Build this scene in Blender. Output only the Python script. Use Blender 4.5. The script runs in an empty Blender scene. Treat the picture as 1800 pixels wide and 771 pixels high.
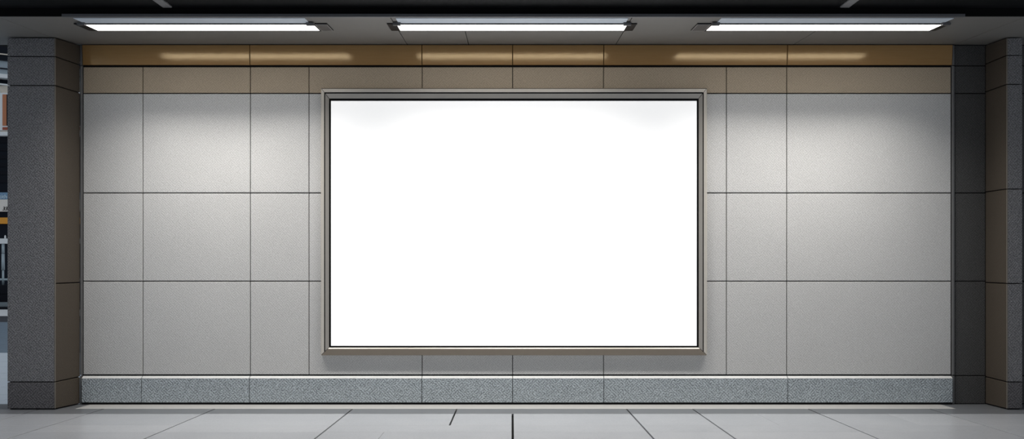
import bpy, bmesh, math, random
from mathutils import Vector
random.seed(4)
SC = bpy.context.scene
COL = SC.collection

# ------------------------------------------------------------------ measures
F = 1584.0            # focal length in pixels of the 1800 px wide frame
D = 8.0               # camera to wall
U = D / F             # metres per pixel on the wall plane
CX, HY = 900.0, 455.0
ZC = 255 * U          # camera height
def wx(px, y=D): return (px - CX) / F * y
def wz(py, y=D): return ZC + (HY - py) / F * y
SLOPE = 0.027         # the floor falls gently towards the wall
def fz(y):            # floor height at depth y
    t = max(0.0, D - y)
    return SLOPE * min(t, 4.0)
ZTOP = wz(78.5)
def cz(y): return ZTOP - 0.05 * (D - y)    # soffit height

# ------------------------------------------------------------------ materials
def mat(name):
    m = bpy.data.materials.new(name); m.use_nodes = True
    nt = m.node_tree
    return m, nt, nt.nodes['Principled BSDF']
def N(nt, t, **kw):
    n = nt.nodes.new(t)
    for k, v in kw.items(): setattr(n, k, v)
    return n
def L(nt, a, b): nt.links.new(a, b)
def math_(nt, op, a, b=None, c=None):
    n = N(nt, 'ShaderNodeMath', operation=op)
    for i, v in enumerate((a, b, c)):
        if v is None: continue
        if isinstance(v, (int, float)): n.inputs[i].default_value = v
        else: L(nt, v, n.inputs[i])
    return n.outputs[0]
def mixc(nt, fac, a, b):
    n = N(nt, 'ShaderNodeMix', data_type='RGBA')
    if isinstance(fac, (int, float)): n.inputs['Factor'].default_value = fac
    else: L(nt, fac, n.inputs['Factor'])
    for k, v in (('A', a), ('B', b)):
        s = [i for i in n.inputs if i.name == k and i.type == 'RGBA'][0]
        if isinstance(v, (tuple, list)): s.default_value = (*v[:3], 1)
        else: L(nt, v, s)
    return [o for o in n.outputs if o.type == 'RGBA'][0]
def noise(nt, vec, scale, detail=3, rough=.6):
    n = N(nt, 'ShaderNodeTexNoise'); n.inputs['Scale'].default_value = scale
    n.inputs['Detail'].default_value = detail; n.inputs['Roughness'].default_value = rough
    L(nt, vec, n.inputs['Vector']); return n.outputs['Fac']
def plain(name, col, rough=.5, metal=0.0, var=.06, nscale=30, bump=0.0, spec=.5):
    m, nt, b = mat(name)
    tc = N(nt, 'ShaderNodeTexCoord').outputs['Object']
    f = noise(nt, tc, nscale)
    c0 = tuple(max(0, c * (1 - var)) for c in col); c1 = tuple(c * (1 + var) for c in col)
    L(nt, mixc(nt, f, c0, c1), b.inputs['Base Color'])
    b.inputs['Roughness'].default_value = rough; b.inputs['Metallic'].default_value = metal
    b.inputs['Specular IOR Level'].default_value = .08 if sum(col) < .07 else spec
    if bump:
        bn = N(nt, 'ShaderNodeBump'); bn.inputs['Strength'].default_value = bump; bn.inputs['Distance'].default_value = .002
        L(nt, noise(nt, tc, nscale * 6), bn.inputs['Height']); L(nt, bn.outputs[0], b.inputs['Normal'])
    return m
def woven(name, col, amp=.1, period=.0165, rough=.7, bump=.25, patch=26, spec=.3, speck=0.0):
    """fine diagonal tooled texture, two directions that swap in little patches"""
    m, nt, b = mat(name)
    tc = N(nt, 'ShaderNodeTexCoord').outputs['Object']
    sp = N(nt, 'ShaderNodeSeparateXYZ'); L(nt, tc, sp.inputs[0])
    h = math_(nt, 'ADD', sp.outputs[0], sp.outputs[1])
    wob = math_(nt, 'MULTIPLY', noise(nt, tc, 40, 2), period * 2.2)
    h = math_(nt, 'ADD', h, wob)
    k = 2 * math.pi / period * .7071
    s1 = math_(nt, 'SINE', math_(nt, 'MULTIPLY', math_(nt, 'ADD', h, sp.outputs[2]), k))
    s2 = math_(nt, 'SINE', math_(nt, 'MULTIPLY', math_(nt, 'SUBTRACT', h, sp.outputs[2]), k))
    msk = N(nt, 'ShaderNodeMapRange'); msk.inputs[1].default_value = .47; msk.inputs[2].default_value = .53
    L(nt, noise(nt, tc, patch, 2), msk.inputs[0])
    mx = N(nt, 'ShaderNodeMix', data_type='FLOAT')
    L(nt, msk.outputs[0], mx.inputs[0]); L(nt, s1, mx.inputs[2]); L(nt, s2, mx.inputs[3])
    w = mx.outputs[0]
    fine = math_(nt, 'SUBTRACT', noise(nt, tc, 105, 2), .5)
    w = math_(nt, 'ADD', math_(nt, 'MULTIPLY', w, .6), math_(nt, 'MULTIPLY', fine, 3.0))
    big = math_(nt, 'SUBTRACT', noise(nt, tc, 1.3, 3), .5)
    mul = math_(nt, 'ADD', math_(nt, 'MULTIPLY', w, amp), 1.0)
    mul = math_(nt, 'ADD', mul, math_(nt, 'MULTIPLY', big, .12))
    vm = N(nt, 'ShaderNodeVectorMath', operation='SCALE'); vm.inputs[0].default_value = col
    L(nt, mul, vm.inputs['Scale'])
    L(nt, vm.outputs[0], b.inputs['Base Color'])
    b.inputs['Roughness'].default_value = rough; b.inputs['Specular IOR Level'].default_value = spec
    bn = N(nt, 'ShaderNodeBump'); bn.inputs['Strength'].default_value = bump; bn.inputs['Distance'].default_value = .003
    L(nt, w, bn.inputs['Height']); L(nt, bn.outputs[0], b.inputs['Normal'])
    return m
def emit(name, base, ecol, strength, rough=.4):
    m, nt, b = mat(name)
    b.inputs['Base Color'].default_value = (*base, 1); b.inputs['Roughness'].default_value = rough
    b.inputs['Emission Color'].default_value = (*ecol, 1); b.inputs['Emission Strength'].default_value = strength
    return m

M = {}
M['panel'] = woven('wall_panel_stone', (.58, .575, .565), amp=.16, bump=.2)
M['panel_warm'] = woven('wall_panel_warm_bounce', (.46, .375, .275), amp=.16, bump=.2)  # top row browned to paint in warm bounce off the bronze band
M['joint'] = plain('joint_black', (.012, .012, .012), .8)
M['plinth'] = woven('plinth_granite', (.40, .445, .475), amp=.52, period=.0195, bump=.9, patch=48)
M['dark_panel'] = woven('dark_grey_panel', (.075, .074, .073), amp=.35, bump=.3)
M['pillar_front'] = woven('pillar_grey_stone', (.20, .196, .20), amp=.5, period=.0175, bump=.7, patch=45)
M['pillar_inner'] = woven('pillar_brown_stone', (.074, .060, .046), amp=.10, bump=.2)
M['pillar_base'] = woven('pillar_base_stone', (.125, .118, .122), amp=.5, period=.019, bump=.6)
M['edge'] = plain('edge_strip_metal', (.15, .15, .15), .45, .2)
M['soffit'] = plain('soffit_panel', (.20, .192, .18), .55, 0, .05, 3)
M['black_ceiling'] = plain('black_ceiling_paint', (.008, .0085, .0095), .6, 0, .25, 2)
M['fascia'] = plain('fascia_black', (.006, .006, .006), .6)
M['rail'] = plain('rail_dark_grey', (.17, .17, .175), .45, .3)
M['batten'] = plain('batten_grey', (.20, .20, .205), .5)
M['lamp'] = emit('lamp_diffuser', (.9, .9, .9), (1.0, .97, .93), 4.5)
M['lamp_frame'] = plain('lamp_frame_black', (.02, .02, .022), .4, .3)
M['lamp_plate'] = plain('lamp_end_plate', (.14, .14, .145), .4, .4)
M['lamp_plate_rim'] = plain('lamp_end_plate_rim', (.45, .45, .45), .4, .4)
M['flange'] = plain('lamp_flange_aluminium', (.70, .78, .86), .45, 0.0, .03)
M['gasket'] = plain('gasket_black', (.004, .004, .004), .7)
M['display'] = emit('blank_display', (.80, .80, .80), (1, 1, 1), .56, .5)
M['ledge'] = plain('plinth_top_lit', (.66, .66, .65), .4, 0, .06, 12)  # plinth tone lightened to paint overhead light on its top edge
M['sill'] = plain('sill_pale_stone', (.46, .455, .44), .4, 0, .06, 12)

def bronze():
    m, nt, b = mat('bronze_band')
    tc = N(nt, 'ShaderNodeTexCoord').outputs['Object']
    mp = N(nt, 'ShaderNodeMapping'); mp.inputs['Scale'].default_value = (1.0, 1.0, 12.0); L(nt, tc, mp.inputs[0])
    f = noise(nt, mp.outputs[0], 5, 4)
    L(nt, mixc(nt, f, (.34, .185, .062), (.41, .235, .09)), b.inputs['Base Color'])
    b.inputs['Metallic'].default_value = .15; b.inputs['Roughness'].default_value = .45
    b.inputs['Specular IOR Level'].default_value = .2
    bn = N(nt, 'ShaderNodeBump'); bn.inputs['Strength'].default_value = .25; bn.inputs['Distance'].default_value = .001
    L(nt, noise(nt, tc, 130, 2), bn.inputs['Height']);     gl = N(nt, 'ShaderNodeBsdfGlossy'); gl.inputs['Color'].default_value = (1, .80, .50, 1); gl.inputs['Roughness'].default_value = .055
    L(nt, bn.outputs[0], gl.inputs['Normal'])
    ms = N(nt, 'ShaderNodeMixShader'); ms.inputs[0].default_value = .10
    L(nt, b.outputs[0], ms.inputs[1]); L(nt, gl.outputs[0], ms.inputs[2])
    L(nt, ms.outputs[0], nt.nodes['Material Output'].inputs['Surface'])
    return m
M['bronze'] = bronze()
def brushed():
    m, nt, b = mat('champagne_metal')
    tc = N(nt, 'ShaderNodeTexCoord').outputs['Object']
    f = noise(nt, tc, 2.2, 4)
    L(nt, mixc(nt, f, (.40, .365, .325), (.48, .445, .40)), b.inputs['Base Color'])
    b.inputs['Metallic'].default_value = .5; b.inputs['Roughness'].default_value = .32
    return m
M['frame'] = brushed()
M['frame_shaded'] = plain('frame_metal_shaded', (.26, .22, .175), .4, .4)  # same frame metal, darkened: shade painted on outer edges and lower rail
M['rim'] = plain('frame_metal_lit', (.70, .65, .575), .3, .4)  # same frame metal, lightened: highlight painted on rim and lower inner edge
M['edge_dark'] = plain('corner_strip_stone', (.16, .145, .125), .5)
def floor_mat(name, ca, cb, rough):
    m, nt, b = mat(name)
    tc = N(nt, 'ShaderNodeTexCoord').outputs['Object']
    f = noise(nt, tc, 2.0, 4)
    g = noise(nt, tc, 90, 2)
    c = mixc(nt, f, ca, cb)
    mul = math_(nt, 'ADD', math_(nt, 'MULTIPLY', math_(nt, 'SUBTRACT', g, .5), .25), 1.0)
    vm = N(nt, 'ShaderNodeVectorMath', operation='SCALE'); L(nt, c, vm.inputs[0]); L(nt, mul, vm.inputs['Scale'])
    L(nt, vm.outputs[0], b.inputs['Base Color'])
    b.inputs['Roughness'].default_value = rough
    return m
M['floor'] = floor_mat('floor_tile', (.35, .365, .39), (.42, .435, .46), .24)
M['floor_b'] = floor_mat('floor_tile_pale', (.38, .395, .42), (.45, .465, .49), .24)
M['floor_shaded'] = floor_mat('floor_tile_shaded', (.13, .138, .15), (.165, .173, .185), .3)  # tile tone darkened to paint in the shade at the wall foot
# street
M['paving'] = floor_mat('street_paving', (.68, .74, .80), (.76, .82, .87), .6)
M['asphalt'] = plain('asphalt_blue_grey', (.17, .23, .29), .6, 0, .25, 6)
M['kerb'] = plain('kerb_pale', (.82, .83, .83), .7)
M['gutter'] = plain('gutter_dark', (.03, .035, .045), .7)
M['step_grey'] = plain('step_grey', (.16, .19, .21), .7)
M['black_stone'] = plain('black_stone', (.010, .011, .016), .5)
M['shop_dark'] = plain('shopfront_dark', (.010, .013, .02), .3)
M['cream'] = plain('cream_render', (.82, .73, .62), .8)
M['pale_wall'] = plain('pale_blue_wall', (.75, .81, .85), .7)
M['white_paint'] = plain('white_paint', (.88, .9, .9), .5)
M['terracotta'] = plain('terracotta_blind', (.55, .21, .10), .7)
M['red_brick'] = plain('red_brick', (.38, .09, .05), .8)
M['glass_blue'] = plain('upper_glazing', (.42, .5, .55), .3)
M['sign_blue'] = plain('sign_blue', (.2, .34, .5), .5)
M['sign_text'] = plain('sign_letter_pale', (.7, .84, .92), .5)
M['sign_cream'] = plain('sign_cream', (.88, .83, .76), .5)
M['sign_ink'] = plain('sign_letter_black', (.01, .01, .01), .5)
M['orange'] = plain('orange_band', (.85, .36, .03), .5)
M['steel'] = plain('grey_steel_tube', (.42, .5, .54), .35, .3)

# ------------------------------------------------------------------ mesh helpers
class MB:
    def __init__(s): s.v = []; s.f = []; s.m = []
    def quad(s, pts, mi=0):
        i = len(s.v); s.v += [tuple(p) for p in pts]; s.f.append(tuple(range(i, i + len(pts)))); s.m.append(mi)
    def hexa(s, b, t, mi=0):
        """b, t: four corners each, same winding"""
        i = len(s.v); s.v += [tuple(p) for p in b] + [tuple(p) for p in t]
        for f in ((3, 2, 1, 0), (4, 5, 6, 7), (0, 1, 5, 4), (1, 2, 6, 5), (2, 3, 7, 6), (3, 0, 4, 7)):
            s.f.append(tuple(i + k for k in f)); s.m.append(mi)
    def box(s, x0, x1, y0, y1, z0, z1, mi=0):
        s.hexa([(x0, y0, z0), (x1, y0, z0), (x1, y1, z0), (x0, y1, z0)],
               [(x0, y0, z1), (x1, y0, z1), (x1, y1, z1), (x0, y1, z1)], mi)
    def slab(s, front, n, depth, c, mi=0):
        """panel from its 4 front corners (outward normal n), chamfered edge c, total depth"""
        n = Vector(n); P = [Vector(p) for p in front]; k = len(P)
        inn = []
        for i in range(k):
            a = (P[(i + 1) % k] - P[i]).normalized(); b = (P[i - 1] - P[i]).normalized()
            sn = max(.2, a.cross(b).length)
            inn.append(P[i] + (a + b) * (c / sn))
        rings = [inn, [p - n * c for p in P], [p - n * depth for p in P]]
        i0 = len(s.v)
        for r in rings: s.v += [tuple(p) for p in r]
        s.f.append(tuple(range(i0, i0 + k))); s.m.append(mi)
        for r in range(2):
            for i in range(k):
                j = (i + 1) % k
                s.f.append((i0 + r * k + i, i0 + (r + 1) * k + i, i0 + (r + 1) * k + j, i0 + r * k + j)); s.m.append(mi)
        s.f.append(tuple(i0 + 2 * k + i for i in reversed(range(k)))); s.m.append(mi)
    def tube(s, p0, p1, r, seg=20, mi=0, r1=None):
        p0 = Vector(p0); p1 = Vector(p1); r1 = r if r1 is None else r1
        d = (p1 - p0).normalized(); a = d.orthogonal().normalized(); b = d.cross(a)
        i0 = len(s.v)
        for p, q in ((p0, r), (p1, r1)):
            for k in range(seg):
                t = 2 * math.pi * k / seg
                s.v.append(tuple(p + (a * math.cos(t) + b * math.sin(t)) * q))
        for k in range(seg):
            j = (k + 1) % seg
            s.f.append((i0 + k, i0 + j, i0 + seg + j, i0 + seg + k)); s.m.append(mi)
        s.f.append(tuple(i0 + k for k in reversed(range(seg)))); s.m.append(mi)
        s.f.append(tuple(i0 + seg + k for k in range(seg))); s.m.append(mi)
    def build(s, name, mats, parent=None, bevel=0.0, origin=None, smooth=False):
        me = bpy.data.meshes.new(name)
        v = s.v
        off = Vector((0, 0, 0))
        o_parent = Vector((0, 0, 0)); q_ = parent
        while q_: o_parent += q_.location; q_ = q_.parent
        me.from_pydata([tuple(Vector(p) - o_parent) for p in v], [], s.f)
        mats = mats if isinstance(mats, (list, tuple)) else [mats]
        for m in mats: me.materials.append(m)
        for p, mi in zip(me.polygons, s.m): p.material_index = mi
        bm = bmesh.new(); bm.from_mesh(me); bmesh.ops.recalc_face_normals(bm, faces=bm.faces)
        bm.to_mesh(me); bm.free()
        if smooth:
            for p in me.polygons: p.use_smooth = len(p.vertices) == 4
        o = bpy.data.objects.new(name, me); COL.objects.link(o)
        if parent: o.parent = parent
        if bevel:
            b = o.modifiers.new('bevel', 'BEVEL'); b.width = bevel; b.segments = 2; b.limit_method = 'ANGLE'
        return o
def struct(o): o['kind'] = 'structure'; return o
def thing(name, loc, label, cat, group=None):
    o = bpy.data.objects.new(name, None); o.location = loc; o.empty_display_size = .1
    COL.objects.link(o); o['label'] = label; o['category'] = cat
    if group: o['group'] = group
    return o

# ------------------------------------------------------------------ wall_back
VJ = [146, 251, 440, 543, 742, 901, 1061, 1277, 1383, 1672]
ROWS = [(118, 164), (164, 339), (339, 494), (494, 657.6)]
w = MB()
GH, GV = .0046, .0032       # half gaps
for ri, (ya, yb) in enumerate(ROWS):
    z1 = wz(ya) - (GH if ri else 0); z0 = wz(yb) + (GH if ri < 3 else 0)
    for i in range(len(VJ) - 1):
        x0 = wx(VJ[i]) + GV; x1 = wx(VJ[i + 1]) - GV
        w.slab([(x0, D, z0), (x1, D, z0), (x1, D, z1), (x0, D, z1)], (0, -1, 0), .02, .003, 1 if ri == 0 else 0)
w.box(wx(142), wx(1676), D + .016, D + .22, 0, ZTOP, 2)
struct(w.build('wall_back', [M['panel'], M['panel_warm'], M['joint']]))

# bronze band below the soffit: leans forward a little at its top
b = MB()
BJ = [146, 440, 742, 901, 1061, 1383, 1673]
zb, zt = wz(114.5), ZTOP - .008
yb_, yt_ = D - .012, D - .012 - .0125
n = Vector((0, -(zt - zb), yt_ - yb_)).normalized()
for i in range(len(BJ) - 1):
    x0, x1 = wx(BJ[i]) + .003, wx(BJ[i + 1]) - .003
    b.slab([(x0, yb_, zb), (x1, yb_, zb), (x1, yt_, zt), (x0, yt_, zt)], n, .022, .002)
struct(b.build('trim_1', M['bronze']))

# plinth with a chamfered top, overhead light painted in as a paler tone
p = MB()
PJ = [146, 251, 440, 742, 901, 1061, 1383, 1672]
yf = D - .03
for i in range(len(PJ) - 1):
    x0, x1 = wx(PJ[i]) + .0028, wx(PJ[i + 1]) - .0028
    prof = [(D + .014, .020), (yf + .004, .020), (yf, .024), (yf, .234), (D - .005, .2515), (D + .014, .2515)]
    i0 = len(p.v); k = len(prof)
    for x in (x0, x1): p.v += [(x, a, c) for a, c in prof]
    for j in range(k):
        q = (j + 1) % k
        p.f.append((i0 + j, i0 + q, i0 + k + q, i0 + k + j)); p.m.append(1 if j == 3 else 0)
    p.f.append(tuple(range(i0, i0 + k))); p.m.append(0)
    p.f.append(tuple(range(i0 + k, i0 + 2 * k))[::-1]); p.m.append(0)
p.box(wx(146), wx(1672), yf + .012, D + .012, .001, .23, 2)
struct(p.build('baseboard_back', [M['plinth'], M['ledge'], M['joint']]))

# thin upright edge strips at both ends of the wall
for nm, a, c in (('trim_2', 141.5, 145.3), ('trim_3', 1672.8, 1677)):
    e = MB(); gap = .0035
    zs = [.002, wz(659), wz(115.5), ZTOP - .004]
    for za, zb2 in zip(zs[:-1], zs[1:]):
        x0, x1 = wx(a), wx(c)
        e.slab([(x0, D - .014, za + gap), (x1, D - .014, za + gap), (x1, D - .014, zb2 - gap), (x0, D - .014, zb2 - gap)],
               (0, -1, 0), .05, .004)
    struct(e.build(nm, M['edge']))

# dark end wall between the strip and the right pillar, and on past the pillar
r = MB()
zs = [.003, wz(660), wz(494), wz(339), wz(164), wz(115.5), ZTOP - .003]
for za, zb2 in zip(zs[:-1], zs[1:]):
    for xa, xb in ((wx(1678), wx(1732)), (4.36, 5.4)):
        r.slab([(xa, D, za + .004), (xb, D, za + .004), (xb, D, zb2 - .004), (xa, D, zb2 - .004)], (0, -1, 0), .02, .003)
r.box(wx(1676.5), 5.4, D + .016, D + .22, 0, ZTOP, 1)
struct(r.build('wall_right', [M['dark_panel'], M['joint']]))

# ------------------------------------------------------------------ pillars
YN = D / 1.045        # front plane of the pillars
def pillar(label, xf0, xf1, xi_near, xi_far, side, joints_front, joints_inner):
    """side -1: left pillar, inner face to its right; +1 mirrored"""
    root = thing('pillar', ((xf0 + xf1) / 2, (YN + D) / 2, 0), label, 'pillar', 'pillars beside the wall'); root['kind'] = 'thing'
    ztop = cz(YN) - .004
    def ring(z, d=0.0):
        if side < 0: xs = [(xf0 + d, YN + d), (xi_near - d, YN + d), (xi_far - d, D - .002), (xf0 + d, D - .002)]
        else: xs = [(xi_near + d, YN + d), (xf1 - d, YN + d), (xf1 - d, D - .002), (xi_far + d, D - .002)]
        return xs
    zbase = wz(671, YN)
    # core, dark, slightly set back behind the facing slabs
    c = MB()
    R = ring(0, .015)
    c.hexa([(x, y, fz(y) + .002) for x, y in R], [(x, y, cz(y) - .006) for x, y in R], 0)
    c.build('core', M['joint'], root)
    cw = .010          # corner strip
    def faces(zlist_f, zlist_i, name_f, name_i, mf, mi_):
        f = MB()
        for (a, bb) in zlist_f:
            xa, xb = (xf0, xi_near - cw) if side < 0 else (xi_near + cw, xf1)
            f.slab([(xa, YN, a), (xb, YN, a), (xb, YN, bb), (xa, YN, bb)], (0, -1, 0), .016, .003)
            # outer flank
            xo = xf0 if side < 0 else xf1
            nn = (-1, 0, 0) if side < 0 else (1, 0, 0)
            f.slab([(xo, YN + .017, a), (xo, D - .003, a), (xo, D - .003, bb), (xo, YN + .017, bb)], nn, .015, .003)
        f.build(name_f, mf, root)
        g = MB()
        for (a, bb, a2, b2) in zlist_i:
            pn, pf = Vector((xi_near, YN + cw, 0)), Vector((xi_far, D - .003, 0))
            d = (pf - pn); nn = Vector((d.y, -d.x, 0)).normalized() * (1 if side < 0 else -1)
            g.slab([(pn.x, pn.y, a), (pf.x, pf.y, a2), (pf.x, pf.y, b2), (pn.x, pn.y, bb)], nn, .014, .003)
        g.build(name_i, mi_, root)
    g = .004
    zf = [zbase] + [wz(j, YN) for j in joints_front] + [ztop]
    zi = [zbase] + [wz(j, YN) for j in joints_inner] + [ztop]
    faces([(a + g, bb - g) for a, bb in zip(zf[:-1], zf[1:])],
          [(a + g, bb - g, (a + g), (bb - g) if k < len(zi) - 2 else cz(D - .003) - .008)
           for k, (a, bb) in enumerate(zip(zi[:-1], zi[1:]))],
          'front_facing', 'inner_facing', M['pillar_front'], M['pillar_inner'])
    faces([(fz(YN) + .010, zbase - g)], [(fz(YN) + .010, zbase - g, fz(D) + .010, zbase - g)],
          'base_facing', 'inner_base_facing', M['pillar_base'], M['pillar_inner'])
    # slim corner strip on the inner front edge
    s = MB()
    xe = xi_near - cw if side < 0 else xi_near
    for a, bb in [(fz(YN) + .010, zbase - g)] + [(a + g, bb - g) for a, bb in zip(zf[:-1], zf[1:])]:
        s.slab([(xe, YN, a), (xe + cw, YN, a), (xe + cw, YN, bb), (xe, YN, bb)], (0, -1, 0), .0095, .0025)
    s.build('corner_strip', M['edge_dark'], root)
    return root
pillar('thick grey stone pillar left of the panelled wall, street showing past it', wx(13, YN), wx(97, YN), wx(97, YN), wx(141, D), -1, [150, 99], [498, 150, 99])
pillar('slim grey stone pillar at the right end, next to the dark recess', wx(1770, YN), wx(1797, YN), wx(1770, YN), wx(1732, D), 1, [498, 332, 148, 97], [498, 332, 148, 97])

# ------------------------------------------------------------------ soffit, fascia, outer ceiling
YE = 6.87
c = MB()
CJ = [-4.62, -3.92, -.93, -.385, .92, 2.50, 3.92, 6.5]
for xa, xb in zip(CJ[:-1], CJ[1:]):
    x0, x1 = xa + .0028, xb - .0028
    nn = Vector((0, -.05, -1)).normalized()
    c.slab([(x0, YE, cz(YE)), (x0, D + .01, cz(D + .01)), (x1, D + .01, cz(D + .01)), (x1, YE, cz(YE))], nn, .018, .001)
c.hexa([(-4.62, YE + .002, cz(YE) + .016), (6.5, YE + .002, cz(YE) + .016), (6.5, D + .3, cz(D + .3) + .016), (-4.62, D + .3, cz(D + .3) + .016)],
       [(-4.62, YE + .002, 3.6), (6.5, YE + .002, 3.6), (6.5, D + .3, 3.6), (-4.62, D + .3, 3.6)], 1)
struct(c.build('ceiling', [M['soffit'], M['joint']]))
ZOC = wz(15.5, YE)
f = MB(); f.box(-4.62, 6.5, YE - .012, YE, cz(YE) + .002, 3.6); struct(f.build('trim_4', M['fascia']))
f = MB(); f.box(wx(108, 6.83), wx(1697, 6.83), 6.83, YE - .012, wz(29.6, 6.83), wz(24, 6.83))
struct(f.build('trim_5', M['rail'], bevel=.003))
YC0 = 2.4
f = MB(); f.box(-4.62, 6.5, YC0, YE - .012, ZOC, 3.6); struct(f.build('ceiling', M['black_ceiling']))
for xa, xb, lab in ((-2.635, -2.565, 'grey ceiling strip on the black canopy above the left lamp'), (2.475, 2.545, 'grey ceiling strip on the black canopy above the right lamp')):
    root = thing('ceiling_batten', ((xa + xb) / 2, 5.9, ZOC), lab, 'ceiling strip', 'strips on the black canopy')
    q = MB(); q.slab([(xa, 5.0, ZOC - .012), (xa, 6.80, ZOC - .012), (xb, 6.80, ZOC - .012), (xb, 5.0, ZOC - .012)], (0, 0, -1), .012, .004)
    q.build('strip', M['batten'], root)

# ------------------------------------------------------------------ lamps
def lamp(label, x0, x1, e0, e1):
    """glass between x0 and x1; end pieces run out to e0 and e1"""
    ya, yb = D - .908, D - .645          # near and far edge
    root = thing('ceiling_light', ((x0 + x1) / 2, (ya + yb) / 2, cz((ya + yb) / 2)), label, 'ceiling light', 'strip lights in the soffit')
    nn = Vector((0, -.05, -1)).normalized()
    def plate(name, a, bb, y0, y1, drop, mat_, depth=None, ch=.002):
        q = MB()
        q.slab([(a, y0, cz(y0) - drop), (a, y1, cz(y1) - drop), (bb, y1, cz(y1) - drop), (bb, y0, cz(y0) - drop)], nn, depth or drop - .0005, ch)
        return q.build(name, mat_, root)
    # dark housing rim, four bars and the two dark end pieces
    h = MB()
    def bar(a, bb, y0, y1, drop=.009):
        h.slab([(a, y0, cz(y0) - drop), (a, y1, cz(y1) - drop), (bb, y1, cz(y1) - drop), (bb, y0, cz(y0) - drop)], nn, drop - .0005, .0015)
    bar(x0 - .012, x1 + .012, ya - .014, ya, .014); bar(x0 - .012, x1 + .012, yb, yb + .014)
    bar(e0, x0, ya, yb); bar(x1, e1, ya, yb)
    h.build('housing', M['lamp_frame'], root)
    plate('diffuser', x0 + .001, x1 - .001, ya + .001, yb - .001, .007, M['lamp'])
    for a, bb in ((e0, x0), (x1, e1)):
        if bb - a > .085:
            w_ = .022
            lo, hi = (a + .006, bb - w_) if a == e0 else (a + w_, bb - .006)
            o = plate('end_plate', lo, hi, ya + .012, yb - .012, .012, M['lamp_plate'], .0028)
            q = MB()
            for (u0, u1, v0, v1) in ((lo - .005, hi + .005, ya + .006, ya + .0115), (lo - .005, hi + .005, yb - .0115, yb - .006),
                                     (lo - .005, lo - .0005, ya + .0115, yb - .0115), (hi + .0005, hi + .005, ya + .0115, yb - .0115)):
                q.hexa([(u0, v0, cz(v0) - .0115), (u1, v0, cz(v0) - .0115), (u1, v1, cz(v1) - .0115), (u0, v1, cz(v1) - .0115)],
                       [(u0, v0, cz(v0) - .0093), (u1, v0, cz(v0) - .0093), (u1, v1, cz(v1) - .0093), (u0, v1, cz(v1) - .0093)])
            q.build('plate_rim', M['lamp_plate_rim'], root)
    # pale metal flange between the glass and the edge of the soffit
    plate('flange', x0 + .02, x1 - .02, YE + .03, ya - .016, .006, M['flange'])
    for a in (x0 - .02, x1 - .04):
        q = MB(); y0, y1 = ya - .055, ya - .016
        q.hexa([(a, y0, cz(y0) - .026), (a + .06, y0, cz(y0) - .026), (a + .06, y1, cz(y1) - .026), (a, y1, cz(y1) - .026)],
               [(a, y0, cz(y0) - .0062), (a + .06, y0, cz(y0) - .0062), (a + .06, y1, cz(y1) - .0062), (a, y1, cz(y1) - .0062)])
        q.build('clip', M['lamp_plate'], root)
    la = bpy.data.lights.new('tube_light', 'AREA'); la.shape = 'RECTANGLE'; la.size = x1 - x0 - .02; la.size_y = yb - ya - .02
    la.energy = LAMP_W; la.spread = math.radians(LAMP_SPREAD); la.color = (1.0, .965, .92)
    lo_ = bpy.data.objects.new('tube_light', la); COL.objects.link(lo_); lo_.parent = root
    ym = (ya + yb) / 2
    lo_.location = (0, 0, -.009); lo_.rotation_euler = (-math.atan(.05), 0, 0)
    return root
LAMP_W, LAMP_SPREAD = 56, 114
lamp('lit white strip light in the soffit, leftmost of the three', -3.38, -1.57, -3.45, -1.457)
lamp('lit white strip light in the soffit, centred above the billboard', -.912, .912, -.985, .985)
lamp('lit white strip light in the soffit, rightmost of the three', 1.585, 3.405, 1.46, 3.455)

# ------------------------------------------------------------------ billboard
YFR = D - .040
def rect_at(l, t, r_, b_, y): return (wx(l, y), wz(b_, y), wx(r_, y), wz(t, y))
RO = rect_at(564, 154.5, 1243, 624, YFR)
RI = rect_at(581.5, 177, 1225, 607.5, D - .028)
bb_root = thing('billboard', (0, D - .02, (RO[1] + RO[3]) / 2), 'large blank white lit billboard in a bronze metal frame on the panelled wall', 'billboard')
PROF = [(0, -.001), (0, .033), (.075, .040), (.34, .040), (.345, .029), (.44, .029), (.445, .039), (.82, .031), (.82, .024)]
PROF_LOW = [(0, -.001), (0, .037), (.03, .040), (.70, .040), (.82, .029), (.82, .026)]
def corners(s):
    x0 = RO[0] + (RI[0] - RO[0]) * s; z0 = RO[1] + (RI[1] - RO[1]) * s
    x1 = RO[2] + (RI[2] - RO[2]) * s; z1 = RO[3] + (RI[3] - RO[3]) * s
    return [(x0, z0), (x1, z0), (x1, z1), (x0, z1)]
for side in range(4):
    q = MB(); ins = .0028
    prof = (PROF_LOW if side == 0 else PROF) + [(.82, -.001)]
    A, B = side, (side + 1) % 4
    ra, rb = [], []
    for s_, d_ in prof:
        cs = corners(s_); a = Vector((cs[A][0], D - d_, cs[A][1])); bq = Vector((cs[B][0], D - d_, cs[B][1]))
        dr = (bq - a).normalized() * ins
        ra.append(tuple(a + dr)); rb.append(tuple(bq - dr))
    i0 = len(q.v); k = len(prof); q.v += ra + rb
    for j in range(k):
        jj = (j + 1) % k
        q.f.append((i0 + j, i0 + jj, i0 + k + jj, i0 + k + j)); q.m.append(({1: 3, 2: 3, 3: 2}.get(j, 0)) if side == 0 else {0: 3, 1: 3 if side == 2 else 2, 2: 2, 3: 1, 4: 1, 5: 1}.get(j, 0))
    q.f.append(tuple(range(i0, i0 + k))); q.m.append(0); q.f.append(tuple(range(i0 + k, i0 + 2 * k))[::-1]); q.m.append(0)
    q.build('frame_rail', [M['frame'], M['gasket'], M['rim'], M['frame_shaded']], bb_root)
q = MB()
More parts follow.
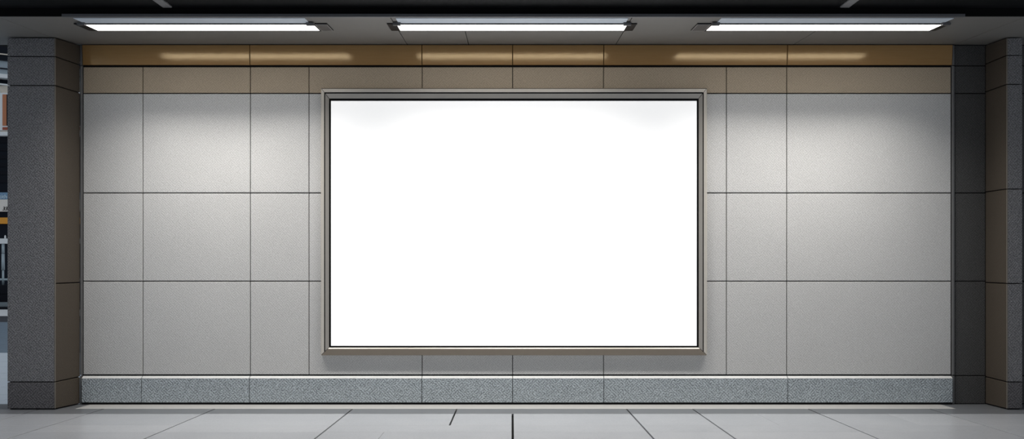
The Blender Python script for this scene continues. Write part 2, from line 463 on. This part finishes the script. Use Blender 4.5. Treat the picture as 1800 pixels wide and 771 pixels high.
for side in range(4):
    A, B = side, (side + 1) % 4
    c0, c1 = corners(.825), corners(1.0)
    q.hexa([(c0[A][0], D - .030, c0[A][1]), (c0[B][0], D - .030, c0[B][1]), (c1[B][0], D - .027, c1[B][1]), (c1[A][0], D - .027, c1[A][1])],
           [(c0[A][0], D - .005, c0[A][1]), (c0[B][0], D - .005, c0[B][1]), (c1[B][0], D - .005, c1[B][1]), (c1[A][0], D - .005, c1[A][1])])
for side in range(4):          # black backing seen in the mitre joints and the groove
    A, B = side, (side + 1) % 4
    c0, c1 = corners(.03), corners(.815)
    q.hexa([(c0[A][0], D - .026, c0[A][1]), (c0[B][0], D - .026, c0[B][1]), (c1[B][0], D - .026, c1[B][1]), (c1[A][0], D - .026, c1[A][1])],
           [(c0[A][0], D - .001, c0[A][1]), (c0[B][0], D - .001, c0[B][1]), (c1[B][0], D - .001, c1[B][1]), (c1[A][0], D - .001, c1[A][1])])
q.build('gasket', M['gasket'], bb_root)
q = MB(); c1 = corners(1.0)
q.box(c1[0][0] + .0005, c1[1][0] - .0005, D - .024, D - .004, c1[0][1] + .0005, c1[2][1] - .0005)
q.build('display_panel', M['display'], bb_root)

# ------------------------------------------------------------------ floor
def ty(t): return D - t
fl = MB()
x_all = [-4.03, -3.49, -2.54, -1.363, -.472, .979, 1.543, 2.53, 3.57]
XL, XR = -6.5, 6.5
RW = [(.29, .592, x_all, 2), (.592, 1.187, sorted(x_all + [.005, 2.02, 3.09]), 0), (1.187, 1.50, sorted([x for x in x_all if x != -.472] + [.005]), 0)]  # first row carries the painted shade along the wall
t = 1.5; odd = 0
while t < 7.5:
    RW.append((t, t + .62, sorted([-4.03, -3.49, -2.54, -1.363, .005, .979, 1.543, 2.53, 3.57, -5.2, 4.8] + ([-.923] if odd % 2 == 0 else [])), 0)); t += .62; odd += 1
FAINT = {2.02: .0012, 3.09: .0012, -.923: .0012, .005: .008}
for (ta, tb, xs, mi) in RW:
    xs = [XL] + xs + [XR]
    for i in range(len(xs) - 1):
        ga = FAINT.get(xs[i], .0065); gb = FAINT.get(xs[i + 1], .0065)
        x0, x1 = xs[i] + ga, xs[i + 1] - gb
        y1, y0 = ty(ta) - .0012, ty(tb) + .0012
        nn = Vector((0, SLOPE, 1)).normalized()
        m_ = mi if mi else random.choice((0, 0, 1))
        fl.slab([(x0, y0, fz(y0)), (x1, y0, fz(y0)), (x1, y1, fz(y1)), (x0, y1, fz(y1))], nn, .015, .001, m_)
# pale border along the wall, tiles with shade painted in to either side
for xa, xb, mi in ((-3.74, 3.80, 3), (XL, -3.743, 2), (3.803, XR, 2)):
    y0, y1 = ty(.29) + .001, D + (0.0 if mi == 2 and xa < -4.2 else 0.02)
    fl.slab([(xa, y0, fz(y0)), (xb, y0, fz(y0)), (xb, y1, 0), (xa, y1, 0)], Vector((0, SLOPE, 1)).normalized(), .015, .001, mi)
# bed under the tiles
fl.hexa([(XL, .3, fz(.3) - .20), (XR, .3, fz(.3) - .20), (XR, D + .02, -.20), (XL, D + .02, -.20)],
        [(XL, .3, fz(.3) - .013), (XR, .3, fz(.3) - .013), (XR, D + .02, -.013), (XL, D + .02, -.013)], 4)
struct(fl.build('floor', [M['floor'], M['floor_b'], M['floor_shaded'], M['sill'], M['joint']]))
# forecourt slab under and behind the camera
g = MB(); g.box(-6.5, 6.5, -14, .28, -.2, fz(.3)); struct(g.build('floor', M['paving']))

# ------------------------------------------------------------------ street past the left pillar
g = MB()
yy = D + .022; random.seed(9)
widths = [.55, .5, .62, .48, .6, .52, .58, .55]
for wd in widths:
    y1 = min(yy + wd, 12.4)
    xx = -26.0 + random.random()
    while xx < -4.0:
        x1 = min(xx + 1.1, -3.9)
        sk = .10
        g.slab([(xx, yy + .006 + sk * 0, 0), (x1 - .008, yy + .006, 0), (x1 - .008, y1 - .006, 0), (xx, y1 - .006, 0)], (0, 0, 1), .03, .004)
        xx += 1.1
    yy = y1
    if yy >= 12.4: break
g.box(-26, -3.9, D + .022, 12.4, -.2, -.02, 1); g.box(-26, -6.505, -14, D + .018, -.2, 0)
struct(g.build('pavement', [M['paving'], M['gutter']]))
g = MB(); g.box(-40, 10, 12.405, 18.5, -.2, -.004); struct(g.build('road', M['asphalt']))
g = MB(); g.box(-40, 10, 18.505, 20.4, -.2, -.003); struct(g.build('gutter', M['gutter']))
g = MB(); g.box(-40, 10, 20.41, 22.9, -.2, .004); struct(g.build('kerb_strip', M['kerb']))
# low black wall with a grey step
root = thing('low_wall', (-15, 24.0, 0), 'low black stone wall with a grey step beyond the road, behind the left pillar', 'wall')
g = MB(); g.slab([(-22, 23.4, .045), (-10, 23.4, .045), (-10, 23.4, .15), (-22, 23.4, .15)], (0, -1, 0), .5, .008)
g.build('step', M['step_grey'], root)
g = MB(); g.box(-22, -10, 23.91, 24.2, -.02, .36); g.box(-22, -10, 23.9, 24.22, .37, .595); g.build('wall_body', M['black_stone'], root)
g = MB(); g.box(-22, -10, 23.36, 23.9, -.02, .044); g.build('toe', M['black_stone'], root)
# railing on it
root = thing('railing', (-13.6, 24.05, .597), 'pale street railing with grey tube posts across the road, past the left pillar', 'railing')
xs_post = [wx(5.5, 24.05) + k * 1.2 for k in range(-4, 4)]
q = MB(); q.box(xs_post[0] - .2, xs_post[-1] + .2, 23.98, 24.12, wz(428, 24.05), wz(419, 24.05)); q.build('top_rail', M['white_paint'], root, bevel=.01)
q = MB(); q.tube((xs_post[0] - .2, 24.06, wz(491, 24.05)), (xs_post[-1] + .2, 24.06, wz(491, 24.05)), .03); q.build('lower_rail', M['steel'], root, smooth=True)
for x in xs_post:
    q = MB(); q.tube((x, 24.05, .5985), (x, 24.05, wz(474, 24.05)), .028); q.tube((x, 24.05, wz(474, 24.05)), (x, 24.05, wz(445.5, 24.05)), .040)
    q.tube((x, 24.05, wz(445, 24.05)), (x, 24.05, wz(428.3, 24.05)), .036)
    q.build('post', M['steel'], root, smooth=True)
    q = MB(); xx = x + .055
    q.tube((xx, 24.05, wz(418.8, 24.05)), (xx, 24.05, wz(415, 24.05)), .022); q.tube((xx, 24.05, wz(415, 24.05)), (xx, 24.05, wz(413, 24.05)), .022, r1=.008)
    q.build('finial', M['white_paint'], root, smooth=True)

# building
YB = 27.0
B = thing('building', (-17, YB + 3, 0), 'pale shop building across the road with blue and cream sign, past the left pillar', 'building')
XB0, XB1 = -23.0, -10.5
def bx(name, x0, x1, y0, y1, z0, z1, m_, bev=0):
    q = MB(); q.box(x0, x1, y0, y1, z0, z1); return q.build(name, M[m_], B, bevel=bev)
bx('shopfront', XB0, XB1, YB + .10, YB + 6, 0, wz(393.5, YB), 'shop_dark')
bx('shop_wall', XB0, XB1, YB + .09, YB + 6, wz(382, YB) + .005, wz(239.5, YB), 'shop_dark')
bx('orange_fascia', XB0, XB1, YB, YB + 5, wz(393, YB), wz(382, YB), 'orange', .01)
bx('ledge', XB0, XB1, YB - .12, YB + 5, wz(239, YB), wz(232, YB), 'white_paint', .02)
for i in range(6):
    z = wz(245 + i * 14, YB); bx('shutter_slat', XB0 + .2, XB1 - .2, YB + .05, YB + .089, z - .09, z, 'black_stone')
wall_b, wall_t = wz(231.5, YB), wz(150, YB)
bx('upper_wall', XB0, XB1, YB + .06, YB + 5, wall_b, wall_t, 'cream')
xw = wx(5, YB)
for k in range(-3, 3):
    x0 = xw + k * 1.9
    bx('wall_panel', x0 - 1.0, x0 - .095, YB + .02, YB + .058, wall_b + .02, wz(160, YB), 'pale_wall')
    fr = bx('window', x0 - .09, x0 + .85, YB - .01, YB + .055, wz(229, YB), wz(163, YB), 'white_paint', .01)
    q = MB(); q.box(x0, x0 + .12, YB - .022, YB - .012, wz(221, YB), wz(166, YB)); q.build('blind', M['terracotta'], fr)
    q = MB(); q.box(x0 + .125, x0 + .78, YB - .020, YB - .012, wz(221, YB), wz(166, YB)); q.build('pane', M['shop_dark'], fr)
    q = MB(); q.box(x0, x0 + .78, YB - .022, YB - .012, wz(229, YB) + .01, wz(223.5, YB)); q.build('brick_apron', M['red_brick'], fr)
# sloping eave: pale edge dropping to the right, glazing above
q = MB(); x0, x1 = XB0, XB1
xa, xb = wx(0, YB), wx(14, YB); sl = (wz(153, YB) - wz(147, YB)) / (xb - xa)
def zl(py, x): return wz(py, YB) + max(-3, min(3, sl * .25 * (x - xa)))
def sloped(name, pa, pb, y0, y1, m_):
    q = MB(); X0, X1 = XB0 - .2, XB1 + .2
    q.hexa([(X0, y0, zl(pa, X0)), (X1, y0, zl(pa, X1)), (X1, y1, zl(pa, X1)), (X0, y1, zl(pa, X0))],
           [(X0, y0, zl(pb, X0)), (X1, y0, zl(pb, X1)), (X1, y1, zl(pb, X1)), (X0, y1, zl(pb, X0))])
    return q.build(name, M[m_], B)
sloped('eave', 149, 147, YB - .1, YB + .4, 'white_paint')
sloped('eave_shadow_gap', 146.8, 137, YB + .3, YB + .6, 'shop_dark')
sloped('canopy_edge', 136.8, 130, YB - .1, YB + .6, 'white_paint')
sloped('upper_glazing', 129.8, 104.5, YB + .2, YB + 1, 'glass_blue')
sloped('glazing_bar', 119.5, 117.5, YB + .12, YB + .19, 'shop_dark')
sloped('roof_band', 104.3, 95, YB + .1, YB + 3, 'shop_dark')
sloped('roof_trim', 94.8, 93, YB + .05, YB + 3, 'cream')
sloped('roof_block', 92.8, 20, YB + .3, YB + 5, 'shop_dark')
sloped('roof_wall', 149, 93, YB + 1.02, YB + 5, 'shop_dark')
# sign boards with lettering
def letters(txt, x, z, y, size, m_, parent, shear=0.0):
    cu = bpy.data.curves.new('lettering', 'FONT'); cu.body = txt; cu.size = size; cu.extrude = .008; cu.shear = shear; cu.align_x = 'RIGHT'
    t_ = bpy.data.objects.new('lettering_tmp', cu); COL.objects.link(t_)
    bpy.context.view_layer.update()
    me = bpy.data.meshes.new_from_object(t_.evaluated_get(bpy.context.evaluated_depsgraph_get()))
    bpy.data.objects.remove(t_)
    me.name = 'lettering'
    o = bpy.data.objects.new('lettering', me); COL.objects.link(o); me.materials.clear(); me.materials.append(M[m_])
    R_ = Vector((x, y, z)) - Vector(B.location)
    o.parent = parent; o.location = R_; o.rotation_euler = (math.radians(90), 0, 0)
    return o
sb = bx('sign_board', XB0 + 1, XB1 - 1, YB - .02, YB + .088, wz(350, YB), wz(338, YB), 'sign_blue', .01)
letters('tith', wx(12.6, YB - .03), wz(348.5, YB - .03), YB - .03, .17, 'sign_text', sb)
sc = bx('sign_board', XB0 + 1, XB1 - 1, YB - .03, YB + .088, wz(371.5, YB), wz(350.3, YB), 'sign_cream', .01)
letters('33', wx(13, YB - .04), wz(369.5, YB - .04), YB - .04, .155, 'sign_ink', sc, .25)

# ------------------------------------------------------------------ camera, sky, view
cam = bpy.data.cameras.new('camera'); co = bpy.data.objects.new('camera', cam); COL.objects.link(co)
co.location = (0, 0, ZC); co.rotation_euler = (math.radians(90), 0, 0)
cam.sensor_width = 36; cam.sensor_fit = 'HORIZONTAL'; cam.lens = F / 1800 * 36
cam.shift_y = (HY - 385.5) / 1800
SC.camera = co
wd = bpy.data.worlds.new('overcast_sky'); SC.world = wd; wd.use_nodes = True
bg = wd.node_tree.nodes['Background']; bg.inputs[0].default_value = (.82, .90, 1.0, 1); bg.inputs[1].default_value = .45
SC.view_settings.view_transform = 'Standard'; SC.view_settings.look = 'None'
SC.view_settings.exposure = 0.0; SC.view_settings.gamma = 1.0; SC.view_settings.use_curve_mapping = False
